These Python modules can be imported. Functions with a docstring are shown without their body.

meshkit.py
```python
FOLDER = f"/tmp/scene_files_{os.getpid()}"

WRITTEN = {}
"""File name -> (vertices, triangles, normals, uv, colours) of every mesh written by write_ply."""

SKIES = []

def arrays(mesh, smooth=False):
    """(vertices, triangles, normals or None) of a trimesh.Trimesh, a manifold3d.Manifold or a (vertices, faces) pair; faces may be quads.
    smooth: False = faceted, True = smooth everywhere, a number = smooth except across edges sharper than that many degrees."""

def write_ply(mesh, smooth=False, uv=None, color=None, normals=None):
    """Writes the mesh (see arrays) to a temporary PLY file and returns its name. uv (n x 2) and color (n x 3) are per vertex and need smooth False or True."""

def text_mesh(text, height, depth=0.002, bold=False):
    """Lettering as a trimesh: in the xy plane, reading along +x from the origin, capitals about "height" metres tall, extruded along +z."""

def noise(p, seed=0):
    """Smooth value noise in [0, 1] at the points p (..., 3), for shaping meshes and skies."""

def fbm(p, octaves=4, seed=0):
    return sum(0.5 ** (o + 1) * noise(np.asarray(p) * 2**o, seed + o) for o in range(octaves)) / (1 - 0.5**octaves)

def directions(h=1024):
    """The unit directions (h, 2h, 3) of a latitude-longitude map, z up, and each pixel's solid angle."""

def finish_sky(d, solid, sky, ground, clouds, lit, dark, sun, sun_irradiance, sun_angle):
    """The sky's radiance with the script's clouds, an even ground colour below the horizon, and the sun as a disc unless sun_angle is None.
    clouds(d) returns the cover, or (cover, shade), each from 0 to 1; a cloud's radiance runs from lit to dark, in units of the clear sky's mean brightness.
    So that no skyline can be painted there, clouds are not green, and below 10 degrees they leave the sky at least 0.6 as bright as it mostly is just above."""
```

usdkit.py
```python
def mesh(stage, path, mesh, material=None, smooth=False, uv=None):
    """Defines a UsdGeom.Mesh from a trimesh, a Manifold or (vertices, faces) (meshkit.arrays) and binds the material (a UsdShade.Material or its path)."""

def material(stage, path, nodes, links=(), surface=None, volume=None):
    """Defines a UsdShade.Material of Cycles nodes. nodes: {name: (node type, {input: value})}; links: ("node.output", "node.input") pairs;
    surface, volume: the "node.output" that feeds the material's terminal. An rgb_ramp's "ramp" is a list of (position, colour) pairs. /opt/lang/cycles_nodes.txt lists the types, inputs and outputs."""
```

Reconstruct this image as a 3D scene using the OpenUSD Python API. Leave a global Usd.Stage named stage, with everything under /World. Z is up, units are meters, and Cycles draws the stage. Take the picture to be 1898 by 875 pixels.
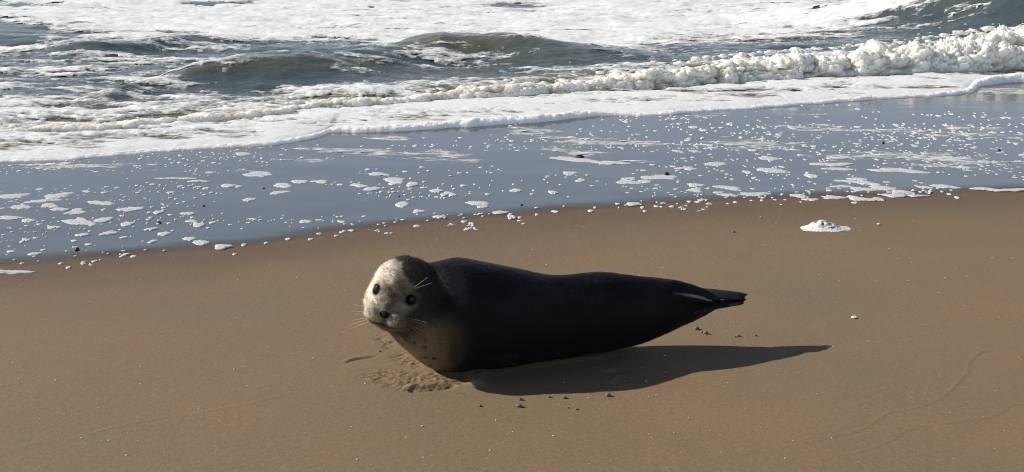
import math, numpy as np, trimesh, usdkit, meshkit
from pxr import Usd, UsdGeom, UsdLux, UsdShade, Gf, Sdf, Vt
from scipy.interpolate import PchipInterpolator
from meshkit import noise, fbm

stage = Usd.Stage.CreateInMemory()
UsdGeom.SetStageUpAxis(stage, UsdGeom.Tokens.z)
UsdGeom.SetStageMetersPerUnit(stage, 1.0)
world = UsdGeom.Xform.Define(stage, '/World'); stage.SetDefaultPrim(world.GetPrim())
UsdGeom.Scope.Define(stage, '/World/Looks')

# ------------------------------------------------------------------ camera
W_, H_, F_ = 1898.0, 875.0, 2607.0          # photograph size and focal length in its pixels
CAM_Z, PITCH = 1.6, math.radians(13.1)
cam = UsdGeom.Camera.Define(stage, '/World/camera')
cam.CreateHorizontalApertureAttr(36.0); cam.CreateVerticalApertureAttr(36.0 * 472 / 1024)
cam.CreateFocalLengthAttr(36.0 * F_ / W_); cam.CreateClippingRangeAttr(Gf.Vec2f(0.1, 20000))
cam.AddTranslateOp().Set(Gf.Vec3d(0, 0, CAM_Z)); cam.AddRotateXOp().Set(90 - math.degrees(PITCH))
cam.CreateExposureAttr(0.25)

# ------------------------------------------------------------------ sky and sun
SUN = np.array([-1.70, 0.32, 1.0]); SUN /= np.linalg.norm(SUN)
SKY_STRENGTH, SUN_INTENSITY = 0.058, 1.25
usdkit.material(stage, '/World/Looks/sky_look', {
    'sky': ('sky_texture', {'sky_type': 'single_scattering', 'sun_disc': False, 'sun_elevation': float(math.asin(SUN[2])),
                            'sun_rotation': float(math.atan2(SUN[0], SUN[1])), 'altitude': 10.0, 'aerosol_density': 1.0}),
    # a pale veil of thin cloud that thickens towards the horizon, all the way round
    'tc': ('texture_coordinate', {}), 'xyz': ('separate_xyz', {}), 'map': ('mapping', {'scale': (2.0, 2.0, 7.0)}),
    'n': ('noise_texture', {'scale': 1.0, 'detail': 5.0, 'roughness': 0.55}), 'nn': ('math', {'math_type': 'multiply_add', 'value2': 0.16, 'value3': -0.08}),
    'z': ('math', {'math_type': 'add'}), 'veil': ('map_range', {'range_type': 'smoothstep', 'from_min': 0.42, 'from_max': 0.16, 'to_min': 0.0, 'to_max': 0.96}),
    'mix': ('mix', {'color2': (7.4, 8.7, 10.4)}),
    'bg': ('background_shader', {'strength': SKY_STRENGTH})},
    [('tc.generated', 'xyz.vector'), ('tc.generated', 'map.vector'), ('map.vector', 'n.vector'), ('n.fac', 'nn.value1'), ('nn.value', 'z.value1'), ('xyz.z', 'z.value2'), ('z.value', 'veil.value'),
     ('veil.result', 'mix.fac'), ('sky.color', 'mix.color1'), ('mix.color', 'bg.color')], surface='bg.background')
dome = UsdLux.DomeLight.Define(stage, '/World/sky')
UsdShade.MaterialBindingAPI.Apply(dome.GetPrim()).Bind(UsdShade.Material.Get(stage, '/World/Looks/sky_look'))
dome.GetPrim().SetCustomDataByKey('kind', 'structure')
sun = UsdLux.DistantLight.Define(stage, '/World/sun')
sun.CreateIntensityAttr(SUN_INTENSITY); sun.CreateAngleAttr(0.53); sun.CreateNormalizeAttr(True)
sun.CreateColorAttr(Gf.Vec3f(1.0, 0.95, 0.86))
sun.AddTransformOp().Set(Gf.Matrix4d().SetRotate(Gf.Rotation(Gf.Vec3d(0, 0, 1), Gf.Vec3d(*map(float, SUN)))))

# ------------------------------------------------------------------ helpers
CP, SP = math.cos(PITCH), math.sin(PITCH)
def ray(u, v):
    """World direction through the photograph's pixel (u, v)."""
    a, b = (np.asarray(u, float) - W_ / 2) / F_, (np.asarray(v, float) - H_ / 2) / F_
    return np.stack([a + 0 * b, CP - b * SP + 0 * a, -SP - b * CP + 0 * a], -1)
def on_plane(u, v, z=0.0):
    d = ray(u, v); t = (z - CAM_Z) / d[..., 2]
    return np.stack([d[..., 0] * t, d[..., 1] * t, 0 * t + z], -1)
def at_y(u, v, y):
    d = ray(u, v); t = y / d[..., 1]
    return np.stack([d[..., 0] * t, d[..., 1] * t, CAM_Z + d[..., 2] * t], -1)
def pix(p):
    p = np.asarray(p, float); y, z = p[..., 1], p[..., 2] - CAM_Z
    dep = y * CP - z * SP; up = y * SP + z * CP
    return np.stack([W_ / 2 + F_ * p[..., 0] / dep, H_ / 2 - F_ * up / dep], -1)
def sstep(x, a, b):
    t = np.clip((x - a) / (b - a), 0, 1); return t * t * (3 - 2 * t)
_TAB = np.random.default_rng(11).random((512, 512)).astype(np.float32)
def n2(x, y, sx, sy, seed=0, octaves=4):
    """Smooth plane noise in [0, 1], several octaves."""
    x = np.asarray(x, float) * sx; y = np.asarray(y, float) * sy; out = 0.0
    for o in range(octaves):
        a, b = x * 2.0**o + 17.31 * seed + 5.7 * o, y * 2.0**o + 41.17 * seed + 9.1 * o
        ia, ib = np.floor(a), np.floor(b); ta, tb = a - ia, b - ib
        ta, tb = ta * ta * (3 - 2 * ta), tb * tb * (3 - 2 * tb)
        ia, ib = ia.astype(np.int64) & 511, ib.astype(np.int64) & 511; ja, jb = (ia + 1) & 511, (ib + 1) & 511
        lo = _TAB[ia, ib] * (1 - ta) + _TAB[ja, ib] * ta; hi = _TAB[ia, jb] * (1 - ta) + _TAB[ja, jb] * ta
        out = out + 0.5**(o + 1) * (lo * (1 - tb) + hi * tb)
    return out / (1 - 0.5**octaves)
def line_fn(pts, z=0.0):
    """Ground line y(x) through photograph pixels."""
    p = on_plane(np.array([q[0] for q in pts]), np.array([q[1] for q in pts]), z)
    f = PchipInterpolator(p[:, 0], p[:, 1], extrapolate=False)
    x0, x1 = p[0, 0], p[-1, 0]; s0 = (p[1, 1] - p[0, 1]) / (p[1, 0] - p[0, 0]); s1 = (p[-1, 1] - p[-2, 1]) / (p[-1, 0] - p[-2, 0])
    return lambda x: np.where(x < x0, p[0, 1] + s0 * (x - x0), np.where(x > x1, p[-1, 1] + s1 * (x - x1), np.nan_to_num(f(np.clip(x, x0, x1)))))

USED = {}
def numbered(name, parent='/World'):
    k = (parent, name); n = USED.get(k, 0); USED[k] = n + 1
    return name if n == 0 else f'{name}_{n:03d}'
def obj(name, mesh, mat, parent='/World', smooth=True, color=None, floats=None, **data):
    path = f'{parent}/{numbered(name, parent)}'
    m = usdkit.mesh(stage, path, mesh, f'/World/Looks/{mat}', smooth=smooth)
    api = UsdGeom.PrimvarsAPI(m)
    if color is not None:
        api.CreatePrimvar('tint', Sdf.ValueTypeNames.Color3fArray, 'vertex').Set(Vt.Vec3fArray.FromNumpy(np.ascontiguousarray(color, np.float32)))
    for k, a in (floats or {}).items():
        api.CreatePrimvar(k, Sdf.ValueTypeNames.FloatArray, 'vertex').Set(Vt.FloatArray.FromNumpy(np.ascontiguousarray(a, np.float32)))
    for k, val in data.items():
        m.GetPrim().SetCustomDataByKey(k, val)
    return m
def thing(name, label, category, loc=(0, 0, 0), group=None):
    x = UsdGeom.Xform.Define(stage, f'/World/{numbered(name)}'); x.AddTranslateOp().Set(Gf.Vec3d(*map(float, loc)))
    p = x.GetPrim(); p.SetCustomDataByKey('label', label); p.SetCustomDataByKey('category', category)
    if group: p.SetCustomDataByKey('group', group)
    return str(x.GetPath())
def grid_faces(nr, nc):
    i = np.arange(nr * nc).reshape(nr, nc)
    a, b, c, d = i[:-1, :-1].ravel(), i[:-1, 1:].ravel(), i[1:, 1:].ravel(), i[1:, :-1].ravel()
    return np.vstack([np.stack([a, b, c], 1), np.stack([a, c, d], 1)])
def compact(v, f, *attrs):
    used = np.zeros(len(v), bool); used[f.ravel()] = True
    re = np.cumsum(used) - 1
    return (v[used], re[f]) + tuple(a[used] for a in attrs)
def surface_nets(fn, lo, hi, h):
    ax = [np.arange(lo[k], hi[k] + h, h) for k in range(3)]
    g = np.stack(np.meshgrid(*ax, indexing='ij'), -1)
    s = fn(g.reshape(-1, 3)).reshape(g.shape[:3])
    ins = s < 0
    n = np.array(s.shape) - 1
    acc = np.zeros((*n, 3)); cnt = np.zeros(tuple(n))
    for axis in range(3):
        o = [k for k in range(3) if k != axis]
        sl0 = [slice(None)] * 3; sl1 = [slice(None)] * 3; sl0[axis] = slice(None, -1); sl1[axis] = slice(1, None)
        s0, s1 = s[tuple(sl0)], s[tuple(sl1)]
        cross = (s0 < 0) != (s1 < 0)
        t = np.where(cross, s0 / np.where(cross, s0 - s1, 1), 0)
        pos = g[tuple(sl0)].copy(); pos[..., axis] += t * h
        pos *= cross[..., None]
        for da in (0, 1):
            for db in (0, 1):
                sl = [slice(None)] * 3
                sl[o[0]] = slice(da, da + n[o[0]]); sl[o[1]] = slice(db, db + n[o[1]])
                acc += pos[tuple(sl)]; cnt += cross[tuple(sl)]
    act = cnt > 0
    idx = -np.ones(tuple(n), int); idx[act] = np.arange(act.sum())
    verts = acc[act] / cnt[act][:, None]
    faces = []
    for axis in range(3):
        o = [(axis + 1) % 3, (axis + 2) % 3]
        sl0 = [slice(None)] * 3; sl1 = [slice(None)] * 3; sl0[axis] = slice(None, -1); sl1[axis] = slice(1, None)
        i0, i1 = ins[tuple(sl0)], ins[tuple(sl1)]
        e = np.argwhere(i0 != i1)
        e = e[(e[:, o[0]] > 0) & (e[:, o[1]] > 0) & (e[:, o[0]] < n[o[0]]) & (e[:, o[1]] < n[o[1]])]
        flip = i0[tuple(e.T)]
        def c(a, b):
            q = e.copy(); q[:, o[0]] -= a; q[:, o[1]] -= b; return idx[tuple(q.T)]
        q = np.stack([c(1, 1), c(0, 1), c(0, 0), c(1, 0)], 1)
        q = np.where(flip[:, None], q, q[:, ::-1])
        faces += [q[:, [0, 1, 2]], q[:, [0, 2, 3]]]
    return verts, np.vstack(faces)
def smin(a, b, k):
    h = np.clip(0.5 + 0.5 * (b - a) / k, 0, 1); return b + (a - b) * h - k * h * (1 - h)

# ------------------------------------------------------------------ materials
def look(name, nodes, links, surface='p.BSDF'):
    usdkit.material(stage, f'/World/Looks/{name}', nodes, links, surface=surface)

look('sand_look', {
    'g': ('geometry', {}), 'wet': ('attribute', {'attribute': 'wet'}),
    'grain': ('noise_texture', {'scale': 210.0, 'detail': 4.0, 'roughness': 0.75}),
    'mid': ('noise_texture', {'scale': 60.0, 'detail': 4.0, 'roughness': 0.65}),
    'big': ('noise_texture', {'scale': 1.3, 'detail': 3.0}),
    'gr': ('rgb_ramp', {'ramp': [(0.25, (0.152, 0.101, 0.058)), (0.5, (0.222, 0.154, 0.089)), (0.68, (0.272, 0.195, 0.117)), (0.8, (0.42, 0.33, 0.23))]}),
    'br': ('rgb_ramp', {'ramp': [(0.3, (0.93, 0.96, 0.98)), (0.7, (1.05, 1.01, 0.99))]}),
    'mr': ('rgb_ramp', {'ramp': [(0.3, (0.86, 0.86, 0.86)), (0.7, (1.1, 1.1, 1.1))]}),
    'm1': ('mix', {'mix_type': 'multiply', 'fac': 1.0}), 'm2': ('mix', {'mix_type': 'multiply', 'fac': 1.0}),
    'dark': ('mix', {'mix_type': 'multiply', 'color2': (0.50, 0.47, 0.46)}),
    'hsum': ('math', {'math_type': 'add'}),
    'bump': ('bump', {'strength': 0.36, 'distance': 0.004}),
    'rough': ('map_range', {'from_min': 0.0, 'from_max': 1.0, 'to_min': 0.75, 'to_max': 0.5}),
    'p': ('principled_bsdf', {'ior': 1.33})},
    [('g.position', 'grain.vector'), ('g.position', 'mid.vector'), ('g.position', 'big.vector'),
     ('grain.fac', 'gr.fac'), ('big.fac', 'br.fac'), ('mid.fac', 'mr.fac'), ('gr.color', 'm1.color1'), ('br.color', 'm1.color2'),
     ('m1.color', 'm2.color1'), ('mr.color', 'm2.color2'), ('m2.color', 'dark.color1'), ('wet.fac', 'dark.fac'), ('dark.color', 'p.base_color'),
     ('grain.fac', 'hsum.value1'), ('mid.fac', 'hsum.value2'), ('hsum.value', 'bump.height'), ('bump.normal', 'p.normal'),
     ('wet.fac', 'rough.value'), ('rough.result', 'p.roughness')])

look('film_look', {
    'g': ('geometry', {}), 'wet': ('attribute', {'attribute': 'wet'}),
    'map': ('mapping', {'scale': (3.0, 9.0, 3.0)}), 'n': ('noise_texture', {'scale': 1.0, 'detail': 3.0}),
    'bump': ('bump', {'strength': 0.12, 'distance': 0.01}),
    'fr': ('fresnel', {'IOR': 2.8}), 'mul': ('math', {'math_type': 'multiply'}),
    'gl': ('glossy_bsdf', {'color': (1, 1, 1), 'roughness': 0.09}), 'tr': ('transparent_bsdf', {}), 'mx': ('mix_closure', {})},
    [('g.position', 'map.vector'), ('map.vector', 'n.vector'), ('n.fac', 'bump.height'), ('bump.normal', 'gl.normal'),
     ('fr.fac', 'mul.value1'), ('wet.fac', 'mul.value2'), ('mul.value', 'mx.fac'), ('tr.BSDF', 'mx.closure1'), ('gl.BSDF', 'mx.closure2')], surface='mx.closure')

look('sea_look', {
    'g': ('geometry', {}), 'map': ('mapping', {'scale': (4.0, 11.0, 5.0)}), 'n': ('noise_texture', {'scale': 1.0, 'detail': 5.0, 'roughness': 0.6, 'distortion': 0.4}),
    'bump': ('bump', {'strength': 0.75, 'distance': 0.025}),
    'silt': ('attribute', {'attribute': 'silt'}), 'cr': ('rgb_ramp', {'ramp': [(0.0, (0.062, 0.088, 0.094)), (0.5, (0.125, 0.118, 0.080)), (1.0, (0.23, 0.185, 0.115))]}),
    'p': ('principled_bsdf', {'roughness': 0.07, 'ior': 1.34})},
    [('g.position', 'map.vector'), ('map.vector', 'n.vector'), ('n.fac', 'bump.height'), ('bump.normal', 'p.normal'),
     ('silt.fac', 'cr.fac'), ('cr.color', 'p.base_color')])

look('foam_look', {
    'g': ('geometry', {}), 'n': ('noise_texture', {'scale': 55.0, 'detail': 4.0, 'roughness': 0.7}), 'bump': ('bump', {'strength': 0.5, 'distance': 0.012}),
    'p': ('principled_bsdf', {'roughness': 0.7, 'base_color': (0.80, 0.80, 0.80), 'ior': 1.2, 'subsurface_weight': 0.5, 'subsurface_scale': 0.012, 'subsurface_radius': (1.0, 1.0, 0.95)})},
    [('g.position', 'n.vector'), ('n.fac', 'bump.height'), ('bump.normal', 'p.normal')])
# foam that thins out: its cover comes with the mesh, broken up by bubbles
look('thin_foam_look', {
    'g': ('geometry', {}), 'cover': ('attribute', {'attribute': 'cover'}),
    'map': ('mapping', {'scale': (11.0, 20.0, 20.0)}), 'n': ('noise_texture', {'scale': 1.0, 'detail': 6.0, 'roughness': 0.72, 'distortion': 0.6}),
    'bump': ('bump', {'strength': 0.6, 'distance': 0.012}),
    'nn': ('math', {'math_type': 'multiply_add', 'value2': 4.0, 'value3': -2.0}), 'add': ('math', {'math_type': 'multiply_add', 'value2': 2.2, 'use_clamp': True}),
    'p': ('principled_bsdf', {'roughness': 0.7, 'base_color': (0.80, 0.80, 0.80), 'ior': 1.2}), 'tr': ('transparent_bsdf', {}), 'mx': ('mix_closure', {})},
    [('g.position', 'map.vector'), ('map.vector', 'n.vector'), ('n.fac', 'bump.height'), ('bump.normal', 'p.normal'), ('n.fac', 'nn.value1'),
     ('cover.fac', 'add.value1'), ('nn.value', 'add.value3'), ('add.value', 'mx.fac'), ('tr.BSDF', 'mx.closure1'), ('p.BSDF', 'mx.closure2')], surface='mx.closure')
# churned foam and sandy water, the colour of each lump comes with the mesh
look('surf_look', {
    'g': ('geometry', {}), 't': ('attribute', {'attribute': 'tint'}), 'n': ('noise_texture', {'scale': 40.0, 'detail': 4.0, 'roughness': 0.7}), 'bump': ('bump', {'strength': 0.5, 'distance': 0.015}),
    'p': ('principled_bsdf', {'roughness': 0.55, 'ior': 1.3, 'subsurface_weight': 0.6, 'subsurface_scale': 0.018, 'subsurface_radius': (1.0, 0.95, 0.85)})},
    [('g.position', 'n.vector'), ('n.fac', 'bump.height'), ('bump.normal', 'p.normal'), ('t.color', 'p.base_color')])
look('mound_look', {
    'g': ('geometry', {}), 't': ('attribute', {'attribute': 'tint'}), 'n': ('noise_texture', {'scale': 90.0, 'detail': 4.0, 'roughness': 0.7}), 'bump': ('bump', {'strength': 0.5, 'distance': 0.008}),
    'p': ('principled_bsdf', {'roughness': 0.5, 'ior': 1.3})},
    [('g.position', 'n.vector'), ('n.fac', 'bump.height'), ('bump.normal', 'p.normal'), ('t.color', 'p.base_color')])
look('fur_look', {
    'tc': ('texture_coordinate', {}), 't': ('attribute', {'attribute': 'tint'}),
    'n': ('noise_texture', {'scale': 190.0, 'detail': 3.0, 'roughness': 0.7}), 'n2': ('noise_texture', {'scale': 45.0, 'detail': 3.0}),
    'cr': ('rgb_ramp', {'ramp': [(0.3, (0.75, 0.75, 0.75)), (0.7, (1.18, 1.18, 1.18))]}), 'm': ('mix', {'mix_type': 'multiply', 'fac': 1.0}),
    'add': ('math', {'math_type': 'add'}), 'bump': ('bump', {'strength': 0.45, 'distance': 0.004}),
    'p': ('principled_bsdf', {'roughness': 0.5, 'ior': 1.35, 'specular_ior_level': 0.22})},
    [('tc.object', 'n.vector'), ('tc.object', 'n2.vector'), ('n.fac', 'add.value1'), ('n2.fac', 'add.value2'), ('add.value', 'bump.height'), ('bump.normal', 'p.normal'),
     ('n.fac', 'cr.fac'), ('t.color', 'm.color1'), ('cr.color', 'm.color2'), ('m.color', 'p.base_color')])
look('fleck_look', {
    'g': ('geometry', {}), 'n': ('noise_texture', {'scale': 130.0, 'detail': 3.0, 'roughness': 0.7}), 'bump': ('bump', {'strength': 0.5, 'distance': 0.004}),
    'r': ('map_range', {'from_min': 0.36, 'from_max': 0.56, 'to_min': 0.35, 'to_max': 0.95, 'clamp': True}),
    'p': ('principled_bsdf', {'roughness': 0.5, 'base_color': (0.76, 0.76, 0.76), 'ior': 1.25}), 'tr': ('transparent_bsdf', {}), 'mx': ('mix_closure', {})},
    [('g.position', 'n.vector'), ('n.fac', 'bump.height'), ('bump.normal', 'p.normal'), ('n.fac', 'r.value'), ('r.result', 'mx.fac'), ('tr.BSDF', 'mx.closure1'), ('p.BSDF', 'mx.closure2')], surface='mx.closure')
look('hair_look', {'t': ('attribute', {'attribute': 'tint'}), 'p': ('principled_bsdf', {'roughness': 0.6, 'specular_ior_level': 0.2})}, [('t.color', 'p.base_color')])
look('eye_look', {'p': ('principled_bsdf', {'base_color': (0.008, 0.006, 0.005), 'roughness': 0.06, 'ior': 1.45})}, [])
look('nose_look', {'p': ('principled_bsdf', {'base_color': (0.012, 0.011, 0.011), 'specular_ior_level': 0.12, 'roughness': 0.7})}, [])
look('whisker_look', {'p': ('principled_bsdf', {'base_color': (0.75, 0.68, 0.55), 'roughness': 0.4})}, [])
look('claw_look', {'p': ('principled_bsdf', {'base_color': (0.35, 0.28, 0.2), 'roughness': 0.5})}, [])
look('clod_look', {'g': ('geometry', {}), 'n': ('noise_texture', {'scale': 300.0, 'detail': 3.0}),
    'cr': ('rgb_ramp', {'ramp': [(0.3, (0.10, 0.075, 0.052)), (0.7, (0.22, 0.17, 0.125))]}), 'p': ('principled_bsdf', {'roughness': 0.85})},
    [('g.position', 'n.vector'), ('n.fac', 'cr.fac'), ('cr.color', 'p.base_color')])
look('stone_look', {'g': ('geometry', {}), 'n': ('noise_texture', {'scale': 80.0, 'detail': 3.0}),
    'cr': ('rgb_ramp', {'ramp': [(0.3, (0.018, 0.016, 0.016)), (0.7, (0.05, 0.045, 0.042))]}), 'p': ('principled_bsdf', {'roughness': 0.35})},
    [('g.position', 'n.vector'), ('n.fac', 'cr.fac'), ('cr.color', 'p.base_color')])
look('shell_look', {'g': ('geometry', {}), 'n': ('noise_texture', {'scale': 150.0, 'detail': 2.0}),
    'cr': ('rgb_ramp', {'ramp': [(0.3, (0.55, 0.47, 0.36)), (0.7, (0.8, 0.76, 0.68))]}), 'p': ('principled_bsdf', {'roughness': 0.4})},
    [('g.position', 'n.vector'), ('n.fac', 'cr.fac'), ('cr.color', 'p.base_color')])

# ------------------------------------------------------------------ the shore lines
wet_edge = line_fn([(-700, 545), (-300, 515), (0, 488), (150, 478), (300, 465), (440, 455), (600, 432), (700, 420), (850, 405), (1000, 392), (1150, 380), (1300, 372), (1500, 365), (1650, 360), (1780, 354), (1898, 349), (2300, 335), (2700, 325)])
swash_raw = line_fn([(-700, 345), (-300, 322), (0, 300), (150, 293), (300, 281), (420, 273), (540, 263), (595, 251), (618, 243), (700, 243), (800, 238), (900, 232), (1000, 224), (1110, 215), (1200, 214), (1300, 207), (1400, 200), (1500, 193), (1590, 186), (1700, 179), (1790, 172), (1815, 158), (1898, 150), (2300, 135), (2700, 122)])
def swash(x):
    return swash_raw(x) + 0.10 * (n2(x, 0 * x, 2.2, 1, 5, 3) - 0.5) + 0.05 * (n2(x, 0 * x, 9, 1, 6, 3) - 0.5)
bore_line = line_fn([(-700, 275), (-300, 265), (0, 256), (200, 247), (400, 232), (640, 209), (800, 198), (1000, 185), (1100, 176), (1300, 163), (1500, 152), (1700, 144), (1898, 132), (2300, 118), (2700, 105)])
def bore_y(x):
    return bore_line(x) + 0.22 * (n2(x, 0 * x, 1.1, 1, 15, 3) - 0.5)
_bh = on_plane(np.array([-700, 0, 300, 640, 900, 1100, 1300, 1500, 1700, 1898, 2700.]), np.array([275, 256, 240, 209, 190, 176, 163, 152, 144, 132, 105.]))
bore_h = PchipInterpolator(_bh[:, 0], [.05, .05, .055, .085, .10, .12, .18, .21, .25, .32, .36])
def bore_height(x): return bore_h(np.clip(x, _bh[0, 0], _bh[-1, 0]))

# ------------------------------------------------------------------ beach: one sheet of sand
def seg_dist(x, y, pts):
    """Distance to a ground polyline given in photograph pixels, and the signed side."""
    p = on_plane(np.array([q[0] for q in pts], float), np.array([q[1] for q in pts], float))[:, :2]
    t = np.linspace(0, len(p) - 1, len(p) * 6); f = PchipInterpolator(np.arange(len(p)), p); p = f(t)
    best = np.full(x.shape, 9.0); side = np.zeros(x.shape); along = np.zeros(x.shape)
    inside = (x > p[:, 0].min() - .15) & (x < p[:, 0].max() + .15) & (y > p[:, 1].min() - .15) & (y < p[:, 1].max() + .15)
    if not inside.all():
        if inside.any(): best[inside], side[inside], along[inside] = seg_dist(x[inside], y[inside], pts)
        return best, side, along
    for i in range(len(p) - 1):
        a, b = p[i], p[i + 1]; d = b - a; L = np.hypot(*d) + 1e-9
        h = np.clip(((x - a[0]) * d[0] + (y - a[1]) * d[1]) / L**2, 0, 1)
        dx, dy = x - a[0] - h * d[0], y - a[1] - h * d[1]; q = np.hypot(dx, dy)
        m = q < best; best = np.where(m, q, best); side = np.where(m, np.sign(d[0] * dy - d[1] * dx), side); along = np.where(m, (i + h) / (len(p) - 1), along)
    return best, side, along
def beach_height(x, y):
    z = 0.006 * (n2(x, y, 1.2, 1.8, 1, 3) - 0.5) * sstep(y, 200, 20)
    near = (np.abs(x) < 3.2) & (y > 3) & (y < 7.5)
    xs, ys = x[near], y[near]
    dz = 0.0016 * (n2(xs, ys, 9, 16, 2, 4) - 0.5) + 0.0009 * (n2(xs, ys, 60, 80, 3, 2) - 0.5)
    for pts, amp in [([(1898, 625), (1850, 640), (1815, 655), (1798, 672), (1793, 690), (1780, 705), (1750, 735), (1735, 745), (1690, 758), (1650, 765), (1600, 795), (1520, 815), (1400, 840), (1300, 850), (1150, 866)], .0017),
                     ([(1898, 745), (1870, 755), (1830, 775), (1760, 785), (1690, 795), (1640, 822), (1560, 845), (1440, 858)], .0015),
                     ([(0, 830), (100, 818), (260, 782), (370, 765), (470, 745), (570, 722)], .0022), ([(420, 826), (560, 812), (690, 800)], .0015), ([(240, 706), (320, 697)], .0015), ([(-20, 600), (160, 594), (350, 592)], .0015),
                     ([(0, 520), (200, 511), (330, 506), (520, 490)], .002)]:
        d, side, al = seg_dist(xs, ys, pts)
        fade = sstep(al, 0, .06) * sstep(al, 1, .8) * (0.4 + 0.9 * n2(xs, ys, 8, 8, 7, 2))
        dz += amp * fade * np.exp(-(d / 0.0055)**2) - amp * .45 * fade * np.exp(-(d / 0.02)**2) * (side > 0)
    # scuffed sand where the seal has shuffled
    p = pix(np.stack([xs, ys, 0 * xs], -1)); u, v = p[:, 0], p[:, 1]
    def blob(cu, cv, ru, rv, rot=0.0):
        a, b = u - cu, v - cv; c, s = math.cos(rot), math.sin(rot)
        return sstep(np.hypot((a * c + b * s) / ru, (-a * s + b * c) / rv), 1.15, 0.55)
    sc = np.maximum.reduce([blob(738, 702, 82, 20, .06), blob(714, 634, 22, 12, .5), blob(800, 716, 75, 11, -.1), blob(752, 667, 34, 13, .35), blob(800, 700, 60, 12, .1)])
    rough = n2(xs + 0.6 * ys, ys - .25 * xs, 30, 75, 21, 4) - 0.5
    dz += sc * (0.011 * rough + 0.006 * (n2(xs, ys, 90, 130, 22, 3) - .5) - 0.002)
    for pts, amp, w in [([(755, 723), (800, 720), (850, 712)], -.010, .014), ([(745, 718), (800, 712), (855, 705)], .008, .018), ([(640, 672), (665, 665), (700, 661)], -.005, .009), ([(640, 669), (665, 662), (700, 658)], .003, .012), ([(1120, 690), (1150, 687), (1165, 684)], -.02, .02),
                        ([(870, 683), (885, 700), (880, 716)], .018, .03), ([(1132, 712), (1138, 703), (1150, 696)], .008, .014)]:
        d, side, al = seg_dist(xs, ys, pts)
        dz += amp * np.exp(-(d / w)**2) * sstep(al, -.02, .12) * sstep(al, 1.02, .85)
    # sand pushed up along the belly
    d, side, al = seg_dist(xs, ys, [(800, 690), (900, 690), (1000, 676), (1100, 662), (1190, 642)])
    dz += .010 * np.exp(-(d / .03)**2) * sstep(al, 0, .1) * sstep(al, 1, .9)
    z = z.copy(); z[near] += dz
    behind = y - swash(x)
    return z - 0.05 * np.clip(behind - 0.3, 0, 40) - 0.03 * sstep(behind, -.1, .3)
def lines(*spans):
    out = []
    for a, b, st in spans: out.append(np.arange(a, b, st))
    return np.concatenate(out + [[spans[-1][1]]])
gx = lines((-600, -100, 50), (-100, -20, 8), (-20, -4, 1), (-4, -1.6, .06), (-1.6, -.68, .009), (-.68, .05, .0035), (.05, 1.75, .009), (1.75, 4, .06), (4, 20, 1), (20, 100, 8), (100, 600, 50))
gy = lines((-300, -20, 20), (-20, 0, 1), (0, 3.4, .15), (3.4, 4.45, .011), (4.45, 5.15, .0045), (5.15, 6.6, .014), (6.6, 14, .06), (14, 60, 2))
X, Y = np.meshgrid(gx, gy)
Z = beach_height(X.ravel(), Y.ravel()).reshape(X.shape)
from scipy.interpolate import RegularGridInterpolator
_bz = RegularGridInterpolator((gy, gx), Z, bounds_error=False, fill_value=0.0)
def ground(x, y): return float(_bz((y, x)))
off = wet_edge(X) - Y                                     # metres above the edge of the wash
wet = sstep(off + 0.22 * (n2(X, Y, 1.5, 4, 31, 3) - .5), 0.75, 0.18) * 0.45 + .16 * sstep(off + 0.3 * (n2(X, Y, .8, 2.4, 33, 3) - .5), 1.5, .6) + 0.39 * sstep(off + .12 * (n2(X, Y, 3, 6, 32, 3) - .5), 0.12, -0.10)
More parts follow.
